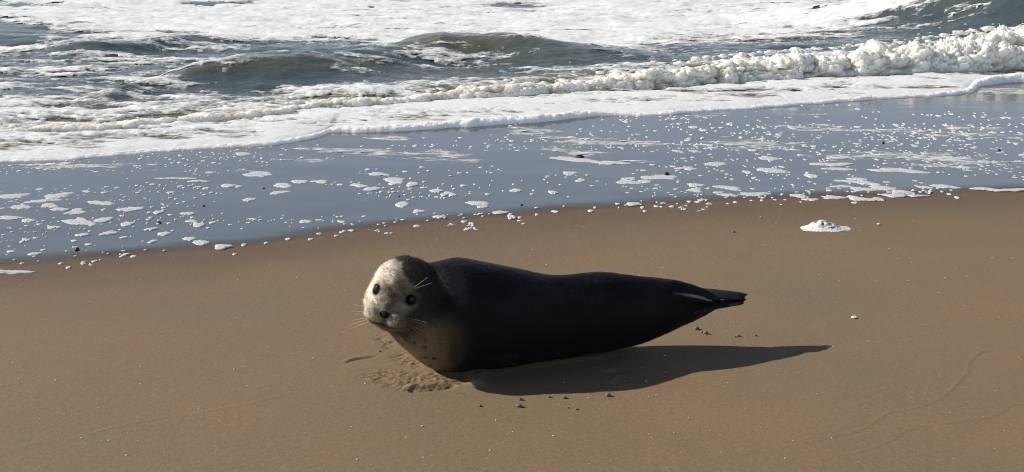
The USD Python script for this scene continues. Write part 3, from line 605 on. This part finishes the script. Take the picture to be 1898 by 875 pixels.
# head frame: R_ right as seen by the camera, Fd forward (out of the face), Up
HC = at_y(748, 541, 4.75)
def head_frame(yaw, pitch, roll):
    Fd = np.array([-math.sin(yaw) * math.cos(pitch), -math.cos(yaw) * math.cos(pitch), -math.sin(pitch)])
    Rt = np.cross(np.array([0, 0, 1.0]), Fd) * 1.0; Rt /= np.linalg.norm(Rt)
    if Rt[0] < 0: Rt = -Rt
    Up = np.cross(Fd, Rt); Up = Up if Up[2] > 0 else -Up
    c, s = math.cos(roll), math.sin(roll)
    return Rt * c - Up * s, Fd, Up * c + Rt * s
HR, HF, HU = head_frame(math.radians(17), math.radians(2.0), math.radians(12))
HM = np.stack([HR, HF, HU])                         # rows: world -> head
to_head = lambda p: (p - HC) @ HM.T
from_head = lambda q: np.asarray(q) @ HM + HC
def ell(q, c, r):
    k = (q - np.array(c)) / np.array(r); l = np.linalg.norm(k, axis=-1)
    return (l - 1) * l / (np.linalg.norm(k / np.array(r), axis=-1) + 1e-9) if True else 0
EYES = [(-.060, .083, .018), (.060, .083, .018)]
def head_sdf(q):
    d = ell(q, (0, -.008, .008), (.112, .120, .115))
    d = smin(d, ell(q, (0, .045, .040), (.082, .060, .056)), .03)     # full forehead             # skull
    d = smin(d, ell(q, (0, .062, -.022), (.074, .088, .062)), .045)   # face between eyes and pads
    for s in (-1, 1):
        d = smin(d, ell(q, (s * .038, .128, -.050), (.046, .044, .038)), .014)   # whisker pads
        d = smin(d, ell(q, (s * .058, .058, .042), (.024, .028, .016)), .022)    # brows
        d = smin(d, ell(q, (s * .075, .03, -.045), (.045, .07, .05)), .04)       # cheeks
    d = smin(d, ell(q, (0, .118, -.022), (.026, .044, .028)), .02)                # bridge and nose
    d = smin(d, ell(q, (0, .088, -.083), (.046, .062, .026)), .02)                # lower jaw
    for e in EYES:
        d = -smin(-d, ell(q, e + np.array([0, .012, 0]), (.0192, .021, .0186)), .006)
    d = np.maximum(d, -ell(q, (0, .165, -.060), (.004, .014, .018)) * 1.0)        # cleft under the nose
    # mouth line between pads and jaw
    mz = q[:, 2] + .078 - .10 * np.abs(q[:, 0])
    d = d + .004 * np.exp(-(mz / .0045)**2) * sstep(q[:, 1], .10, .125)
    return d
def axy(u):
    for s in np.linspace(0, 1.3, 1301):
        q = AX0 + s * EA + EB * bend(s)
        if W_ / 2 + F_ * q[0] / (q[1] * CP - (.13 - CAM_Z) * SP) >= u: return q[1]
FA, FB = at_y(1246, 551, axy(1246) - .056), at_y(1318, 560, axy(1318) - .040)
def seal_sdf(p):
    rel = p[:, :2] - AX0; s = rel @ EA; b = rel @ EB - bend(s); z = p[:, 2]
    sc = np.clip(s, S0, S1)
    rz, rb = fr(sc), fb(sc)
    k = np.sqrt((b / rb)**2 + ((z - fz(sc)) / rz)**2 + ((s - sc) / .02)**2)
    d = (k - 1) * np.minimum(rz, rb)
    d = d * .8
    near = np.linalg.norm(p - HC, axis=1) < .34
    dh = np.full(len(p), 9.0); dh[near] = head_sdf(to_head(p[near]))
    # neck
    A, B = HC + np.array([.015, .03, -.015]), np.array([-.12, 4.83, .185]); ab = B - A
    h = np.clip(((p - A) @ ab) / (ab @ ab), 0, 1); dn = np.linalg.norm(p - A - h[:, None] * ab, axis=1) - (.106 + .036 * h)
    d = smin(d, dn, .05)
    h = np.clip(((p - FA) @ (FB - FA)) / ((FB - FA) @ (FB - FA)), 0, 1); d = smin(d, np.linalg.norm(p - FA - h[:, None] * (FB - FA), axis=1) - .017 * (1 - .5 * h), .012)   # heel of the near flipper
    d = smin(d, dh, .022)
    return d
sv, sf = surface_nets(seal_sdf, (-.62, 4.40, -.02), (1.02, 5.42, .48), .0058)
# pull the vertices onto the surface and take its fine shape
for _ in range(2):
    e = 1e-3; d0 = seal_sdf(sv); g = np.stack([seal_sdf(sv + np.eye(3)[k] * e) - d0 for k in range(3)], 1) / e
    sv = sv - np.clip(d0, -.004, .004)[:, None] * g / np.maximum((g**2).sum(1, keepdims=True), .2)
gn = g / (np.linalg.norm(g, axis=1, keepdims=True) + 1e-9)
q = to_head(sv)
hw = sstep(np.linalg.norm(q * [1, 1, 1], axis=1), .21, .12)
sv = sv + gn * (.0022 * (n2(sv[:, 0], sv[:, 1] + sv[:, 2] * 1.3, 55, 70, 151, 3) - .5) + .005 * hw * sstep(q[:, 2], -.01, .04) * (n2(sv[:, 0] + .5 * sv[:, 1], sv[:, 2], 70, 55, 157, 3) - .5))[:, None]
# coat: dark back, buff chest and face, dark spots, with painted sun and shade
rel = sv[:, :2] - AX0; s_ = rel @ EA; b_ = rel @ EB; ang = (sv[:, 2] - fz(np.clip(s_, S0, S1))) / fr(np.clip(s_, S0, S1))
dark, buff, face = np.array([.0066, .0064, .0074]), np.array([.165, .122, .076]), np.array([.54, .48, .39])
m1 = n2(sv[:, 0], sv[:, 1] * .6 + sv[:, 2], 16, 16, 152, 4)
m2 = n2(sv[:, 0], sv[:, 1] + sv[:, 2], 90, 90, 156, 2)
chest = sstep(s_ + .10 * (m1 - .5), -.10, -.26) * sstep(ang, .55, -.1)
spots = sstep(n2(sv[:, 0] + .3 * sv[:, 1], sv[:, 2], 62, 48, 153, 2), .66, .75)
dark = dark * (1 + 1.6 * (sstep(n2(sv[:, 0], sv[:, 1] + sv[:, 2], 9, 12, 159, 3), .45, .75) * sstep(ang, .1, .9)))[:, None]
col = dark + chest[:, None] * (buff - dark)
col = col * (1 + .5 * (m1[:, None] - .5)) * (1 - .75 * (spots * chest)[:, None])
fw = sstep(q[:, 1] + .07 * sstep(q[:, 0], -.02, -.09) - .12 * np.abs(q[:, 0]) + .035 * (m1 - .5), .012, .052) * sstep(q[:, 0] + .35 * np.clip(-q[:, 2], 0, .2) + .045 * (m1 - .5), .104, .068) * sstep(np.linalg.norm(q, axis=1), .26, .22) * sstep(q[:, 2] + .35 * np.clip(q[:, 1] - .06, 0, 1) + .03 * (m1 - .5), -.105, -.065)  # face mask, pushed left so its colour imitates the sunlit side
cap_shade = sstep(q[:, 2] - .55 * np.clip(q[:, 1] - .02, 0, 1) + .07 * (m1 - .5) + .03 * (m2 - .5), .035, .065) * sstep(q[:, 0] + .07 * (m1 - .5) + .03 * (m2 - .5), -.026, -.006)  # dark crown fur, cut off on the left to paint the sun's terminator
pale = np.clip(sstep(q[:, 0], -.035, -.085) + sstep(q[:, 2], .045, .075) * sstep(q[:, 0], .01, -.03) + (.72 - .30 * sstep(q[:, 0], -.01, .05)) * np.exp(-((np.abs(q[:, 0]) - .036) / .030)**2 - ((q[:, 2] + .048) / .030)**2) * sstep(q[:, 1], .10, .14) + .40 * np.exp(-((np.abs(q[:, 0]) - .058) / .026)**2 - ((q[:, 2] + .004) / .016)**2) + .15 * sstep(q[:, 2], .05, .09), 0, 1)[:, None]  # pale pads and lids; sunlit left strip painted in, right pad dimmed
face = np.array([.165, .128, .088]) * (1 - pale) + face * pale  # brown paints the shade over the middle of the face
fcol = face * (1 - .8 * cap_shade[:, None]) * (1 + 1.0 * (n2(sv[:, 0] + .4 * sv[:, 2], sv[:, 2] + .5 * sv[:, 1], 75, 40, 158, 3) - .5) + .9 * (n2(sv[:, 0] + .3 * sv[:, 1], sv[:, 2], 230, 150, 160, 2) - .5) + .45 * sstep(q[:, 0], -.035, -.085))[:, None]  # crown darkened as shade, left cheek brightened as sunlight, plus mottling
und = np.exp(-((q[:, 0] - .085) / .030)**2 - ((q[:, 2] + .035) / .04)**2) + np.exp(-((q[:, 0] + .075) / .03)**2 - ((q[:, 2] + .035) / .03)**2) * .4  # brown below the eyes, strengthened on the right to paint shade
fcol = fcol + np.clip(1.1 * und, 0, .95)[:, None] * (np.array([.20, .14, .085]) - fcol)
bridge = np.exp(-(q[:, 0] / .030)**2) * sstep(q[:, 2], -.04, -.01) * sstep(q[:, 2], .06, .03) * sstep(q[:, 1], .04, .08)
fcol = fcol * (1 - np.array([.45, .45, .40]) * np.clip(.8 * bridge[:, None], 0, 1))
brow_shade = np.exp(-((np.abs(q[:, 0]) - .066) / .022)**2 - ((q[:, 2] - .040) / .016)**2)
fcol = fcol + np.clip(.7 * brow_shade[:, None] * sstep(q[:, 0], -.02, .02)[:, None], 0, 1) * (np.array([.10, .075, .05]) - fcol)  # shade painted over the right brow only
for e in EYES:
    de = np.linalg.norm((q - np.array(e)) * [1, .6, 1], axis=1); fcol = fcol * (1 - .85 * sstep(de, .029, .020))[:, None]
padspots = sstep(noise(q * 160, 155), .62, .8) * sstep(q[:, 1], .10, .13) * sstep(q[:, 2], -.02, -.035)
fcol = fcol * (1 - .6 * padspots)[:, None]
mouth = np.exp(-((q[:, 2] + .078 - .10 * np.abs(q[:, 0])) / .005)**2) * sstep(q[:, 1], .10, .125)
fcol = fcol * (1 - .8 * mouth)[:, None]
headtop = sstep(np.linalg.norm(q, axis=1), .20, .14)
col = col + (headtop * .8)[:, None] * (np.array([.045, .038, .032]) - col) * sstep(q[:, 1], -.08, .03)[:, None]
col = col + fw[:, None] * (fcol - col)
hf = np.clip(((sv - FA) @ (FB - FA)) / ((FB - FA) @ (FB - FA)), 0, 1); fold_rim_light = sstep(np.linalg.norm(sv - FA - hf[:, None] * (FB - FA), axis=1), .022, .0178) * sstep(gn[:, 2], .62, .84)
col = col + (.8 * fold_rim_light)[:, None] * (np.array([.42, .37, .30]) - col)  # bright rim light painted along the top of the heel fold
C0 = np.array([.1, 4.9, 0.0])
seal = thing('seal', 'dark grey seal lying on its belly with pale face turned to the viewer', 'seal', C0)
obj('body', (sv - C0, sf), 'fur_look', seal, color=col)
# short fur
fr_ = np.random.default_rng(23)
pick = np.nonzero((hw > .05) & (q[:, 1] > -.06))[0]; pick = np.concatenate([fr_.choice(pick, 9000)])
eyed = np.min([np.linalg.norm(to_head(sv[pick]) - np.array(e), axis=1) for e in EYES], axis=0); nosed = np.linalg.norm(to_head(sv[pick]) - [0, .163, -.034], axis=1)
pick = pick[(eyed > .024) & (nosed > .022)]
onhead = hw[pick][:, None]
lay = np.where(onhead > .05, -HF, np.array([EA[0], EA[1], -.1])); lay = lay + .5 * fr_.normal(size=lay.shape); lay = lay - gn[pick] * (lay * gn[pick]).sum(1, keepdims=True); lay /= np.linalg.norm(lay, axis=1, keepdims=True) + 1e-9
ln = (fr_.uniform(.004, .008, len(pick)) * np.where(hw[pick] > .05, 1, .8))[:, None]
base = sv[pick] + fr_.normal(size=(len(pick), 3)) * .0012 - gn[pick] * .001
pts = np.stack([base, base + ln * (.55 * gn[pick] + .5 * lay), base + ln * (.75 * gn[pick] + 1.1 * lay)], 1) - C0
cv = UsdGeom.BasisCurves.Define(stage, seal + '/fur'); cv.CreateTypeAttr('linear'); cv.CreatePointsAttr(Vt.Vec3fArray.FromNumpy(pts.reshape(-1, 3).astype(np.float32)))
cv.CreateCurveVertexCountsAttr(Vt.IntArray.FromNumpy(np.full(len(pick), 3, np.int32))); cv.CreateWidthsAttr(Vt.FloatArray.FromNumpy(np.tile(np.array([.0007, .0005, .0002], np.float32), len(pick)))); cv.SetWidthsInterpolation('vertex')
UsdGeom.PrimvarsAPI(cv).CreatePrimvar('tint', Sdf.ValueTypeNames.Color3fArray, 'uniform').Set(Vt.Vec3fArray.FromNumpy((col[pick] * fr_.uniform(.8, 1.35, (len(pick), 1))).astype(np.float32)))
UsdShade.MaterialBindingAPI.Apply(cv.GetPrim()).Bind(UsdShade.Material.Get(stage, '/World/Looks/hair_look')); cv.GetPrim().SetCustomDataByKey('kind', 'stuff')
for e in EYES:
    c = from_head(e)
    ball = trimesh.creation.icosphere(3, .0196); ball.apply_translation(c - C0)
    obj('eye', ball, 'eye_look', seal)
# nose pad with two nostril slits
nz = trimesh.creation.icosphere(4, 1.0); nv_ = np.array(nz.vertices)
nv_ = nv_ * [.018, .011, .0135]; nv_[:, 0] *= 1 + .25 * np.clip(nv_[:, 2] / .0145, -1, 1)
for s in (-1, 1): nv_[:, 1] -= .007 * np.exp(-((nv_[:, 0] - s * (.009 + .2 * nv_[:, 2])) / .0025)**2) * np.exp(-(nv_[:, 2] / .009)**2) * (nv_[:, 1] > 0)
obj('nose', (from_head(nv_ + [0, .163, -.034]) - C0, np.array(nz.faces)), 'nose_look', seal)
def tube(pts, r0, r1, n=5):
    pts = np.array(pts); T = np.gradient(pts, axis=0); T /= np.linalg.norm(T, axis=1, keepdims=True)
    a = np.cross(T, [0, .3, 1]); a /= np.linalg.norm(a, axis=1, keepdims=True); b = np.cross(T, a)
    rr = np.linspace(r0, r1, len(pts)); th = np.linspace(0, 2 * math.pi, n, endpoint=False)
    v = (pts[:, None] + rr[:, None, None] * (np.cos(th)[None, :, None] * a[:, None] + np.sin(th)[None, :, None] * b[:, None])).reshape(-1, 3)
    f = []
    for k in range(len(pts) - 1):
        for i in range(n):
            j = (i + 1) % n; f += [[k * n + i, k * n + j, (k + 1) * n + j], [k * n + i, (k + 1) * n + j, (k + 1) * n + i]]
    return v, np.array(f)
wr = np.random.default_rng(3)
for side in (-1, 1):
    for k, (y, z) in enumerate([(.135, -.036), (.128, -.044), (.138, -.05), (.125, -.055), (.135, -.062), (.122, -.066), (.13, -.072)]):
        base = np.array([side * .058, y, z]); L = wr.uniform(.06, .095)
        d = np.array([side * .9, .05 + .15 * wr.normal(), .22 - .17 * k + .05 * wr.normal()]); d /= np.linalg.norm(d)
        t = np.linspace(0, 1, 9)[:, None]
        obj('whisker', (lambda vf: (vf[0] - C0, vf[1]))(tube(from_head(base + d * (t * L) - np.array([0, 0, .35]) * (t * L)**2 * 2.2 - np.array([side * .02, 0, 0]) * (1 - t)), (.0008 if side < 0 else .0002), .00012)), 'whisker_look', seal)
for dx, dz in [(.05, .06), (.068, .045)]:
    base = np.array([.052, .092, .05]); t = np.linspace(0, 1, 8)[:, None]
    vf = tube(from_head(base + np.array([dx, -.01, dz]) * t), (.0004), .00015); obj('whisker', (vf[0] - C0, vf[1]), 'whisker_look', seal)
# hind flippers: two flattened fans pressed together behind the body
def flipper(root, tip, wide, thick, spread, seed, normal, ntoe=5):
    root, tip = np.array(root), np.array(tip); ax = tip - root; L = np.linalg.norm(ax); ax /= L
    nn = np.array(normal, float); nn -= ax * (nn @ ax); nn /= np.linalg.norm(nn); sd = np.cross(nn, ax)
    nt, na = 40, 36; V = []
    for i in range(nt):
        t = i / (nt - 1)
        w = wide * np.interp(t, [0, .25, .6, .9, 1], spread); th = thick * np.interp(t, [0, .4, .85, 1], [1.2, .8, .35, .12])
        for j in range(na):
            a = 2 * math.pi * j / na; cx, cz = math.cos(a), math.sin(a)
            toe = .16 * math.cos(ntoe * math.pi * (cx + 1)) * t**2
            ext = t * L * (1 - .06 * t**6 * (1 - math.cos(ntoe * math.pi * (cx + 1))) / 2 * 1.6 - .10 * t**4 * (1 - cx) / 2)
            V.append(root + ax * ext + sd * w * cx + nn * th * cz * (1 + 1.2 * toe) + nn * .10 * w * math.sin(3 * t))
    V = np.array(V); F = []
    for i in range(nt - 1):
        for j in range(na):
            k = (j + 1) % na; F += [[i * na + j, i * na + k, (i + 1) * na + k], [i * na + j, (i + 1) * na + k, (i + 1) * na + j]]
    V = np.vstack([V, V[:na].mean(0), V[-na:].mean(0)])
    F += [[(j + 1) % na, j, nt * na] for j in range(na)] + [[(nt - 1) * na + j, (nt - 1) * na + (j + 1) % na, nt * na + 1] for j in range(na)]
    return V, np.array(F)
fl = [(at_y(1272, 545, axy(1272) + .02), at_y(1390, 550, axy(1390) + .012), .048, .014, [1, .95, .82, .66, .42], 1, (-.05, -.18, 1)),
      (at_y(1278, 573, axy(1278) - .02), at_y(1387, 558, axy(1387) - .02), .034, .012, [1.1, .95, .80, .66, .46], 2, (.1, -.2, 1)),]
for root, tip, wd, th, sp, seed, nrm_ in fl:
    V, F = flipper(root, tip, wd, th, sp, seed, nrm_)
    cc = np.tile([.020, .020, .020], (len(V), 1)) * (1 + .6 * (n2(V[:, 0], V[:, 2], 60, 60, 161 + seed, 3) - .5))[:, None]
    obj('hind_flipper', (V - C0, F), 'fur_look', seal, color=cc)

ff = [at_y(872, 645, 4.675), at_y(970, 664, 4.725)]
V, F = flipper(ff[0], ff[1], .040, .016, [.9, 1.0, .95, .85, .6], 5, (-.1, -1, .35))
obj('fore_flipper', (V - C0, F), 'fur_look', seal, color=np.tile([.004, .004, .005], (len(V), 1)))

# ------------------------------------------------------------------ clods, stones and shells
def lump(r, seed, squash=.7, sub=2):
    s = trimesh.creation.icosphere(sub, 1.0); v = np.array(s.vertices); g = np.random.default_rng(seed)
    v = v * (1 + .55 * (noise(v * 1.7 + g.uniform(0, 50, 3), seed) - .5) + .25 * (noise(v * 4 + seed, seed + 1) - .5))[:, None]
    return v * r * [1, .9, squash], np.array(s.faces)
def put(name, u, v, wpx, label, cat, mat, seed, squash=.7, sink=.25, group=None, smooth=45):
    c = on_plane(u, v); r = wpx * depth_of(c[1]) / F_ / 2
    vv, ff = lump(r, seed, squash); vv[:, 2] += r * squash * (1 - sink)
    d = dict(label=label, category=cat)
    if group: d['group'] = group
    m = obj(name, (vv, ff), mat, smooth=smooth, **d)
    UsdGeom.Xformable(m).AddTranslateOp().Set(Gf.Vec3d(float(c[0]), float(c[1]), ground(c[0], c[1])))
CL = [(962, 754, 11, 'larger dark sand clod in front of the seal shadow, nearest the viewer of its pair'), (964, 741, 8, 'small pale sand clod just behind the larger dark clod before the seal shadow'), (890, 753, 6, 'tiny lone sand clod left of the clod pair before the seal shadow'),
      (1018, 736, 6, 'tiny sand clod close to the middle of the shadow front edge'), (1046, 738, 8, 'dark sand clod before the shadow, behind two tiny crumbs'), (1052, 756, 4, 'left of two tiny sand crumbs before the seal shadow'), (1069, 759, 5, 'right of two tiny sand crumbs before the seal shadow'),
      (1127, 734, 10, 'broad sand clod right of the step in the seal shadow edge'), (1127, 716, 7, 'sand clod touching the step of the seal shadow edge'), (1158, 709, 8, 'largest crumb in the cluster beside the shadow step'), (1170, 707, 5, 'right crumb in the cluster beside the shadow step'), (1150, 714, 4, 'front crumb in the cluster beside the shadow step'), (1163, 704, 4, 'rear crumb in the cluster beside the shadow step'),
      (1291, 611, 9, 'dark sand clod under the seal tail, rearmost of the row'), (1301, 617, 5, 'small upright sand crumb under the seal tail'), (1308, 619, 9, 'flat dark sand clod under the seal tail'), (1368, 624, 7, 'dark sand clod between tail and tail shadow'), (1362, 625, 4, 'tiny crumb beside the clod between tail and tail shadow'), (1400, 623, 5, 'flat crumb right of the clods behind the tail shadow'),
      (704, 651, 4, 'tiny sand crumb on scuffed sand under the seal chin'), (1360, 430, 5, 'small dark clod on smooth sand left of the foam mound')]
for i, (u, v, w, lab) in enumerate(CL): put('sand_clod', u, v, w, lab, 'sand clod', 'clod_look', 300 + i)
for i, (u, v, w, lab) in enumerate([(143, 464, 9, 'dark round stone at the left end of the wet margin'), (295, 414, 8, 'dark stone among foam patches left on the wet sand'), (378, 383, 6, 'small dark stone beside a foam fleck on the left wet sand'), (489, 350, 5, 'tiny dark stone on wet sand above the seal head'),
      (967, 381, 6, 'dark stone near the wet margin behind the seal back'), (1074, 293, 16, 'long dark driftwood bit on the foam streak behind the seal'), (1236, 324, 9, 'dark stone beside a broad foam patch right of centre'), (1637, 266, 6, 'tiny dark stone on wet sand near the foam sheet at right'), (1852, 280, 6, 'dark pebble near the right border of the wet sand'), (810, 353, 5, 'dark speck stone at the tip of a foam streak behind the seal head'), (740, 365, 5, 'tiny stone on wet sand right behind the seal head')]):
    put('stone' if i != 5 else 'driftwood_bit', u, v, w, lab, 'stone' if i != 5 else 'driftwood', 'stone_look', 400 + i, squash=.6 if i != 5 else .4, sink=.2)
put('shell', 1629, 417, 7, 'cream shell with dark shadow right of the foam mound', 'shell', 'shell_look', 501, .5, .1)
put('shell', 1583, 589, 11, 'pale flat shell on smooth sand right of the seal tail', 'shell', 'shell_look', 502, .35, .1)
vs, fs, nv = [], [], 0
for k in range(420):                                       # tiny shell chips in the sand
    u, v = rng.uniform(-20, 1920), rng.uniform(380, 872); c = on_plane(u, v)
    if wet_edge(np.array([c[0]]))[0] - c[1] < .05: continue
    r = float(np.clip(rng.lognormal(-6.45, .45), .0007, .0035)); vv, ff = lump(r, 600 + k, .6, 1); z = ground(c[0], c[1])
    vs.append(vv + [c[0], c[1], z + r * .3]); fs.append(ff + nv); nv += len(vv)
obj('shell_chips', (np.vstack(vs), np.vstack(fs)), 'shell_look', kind='stuff', label='tiny white shell chips strewn over the damp sand', category='shell chips')
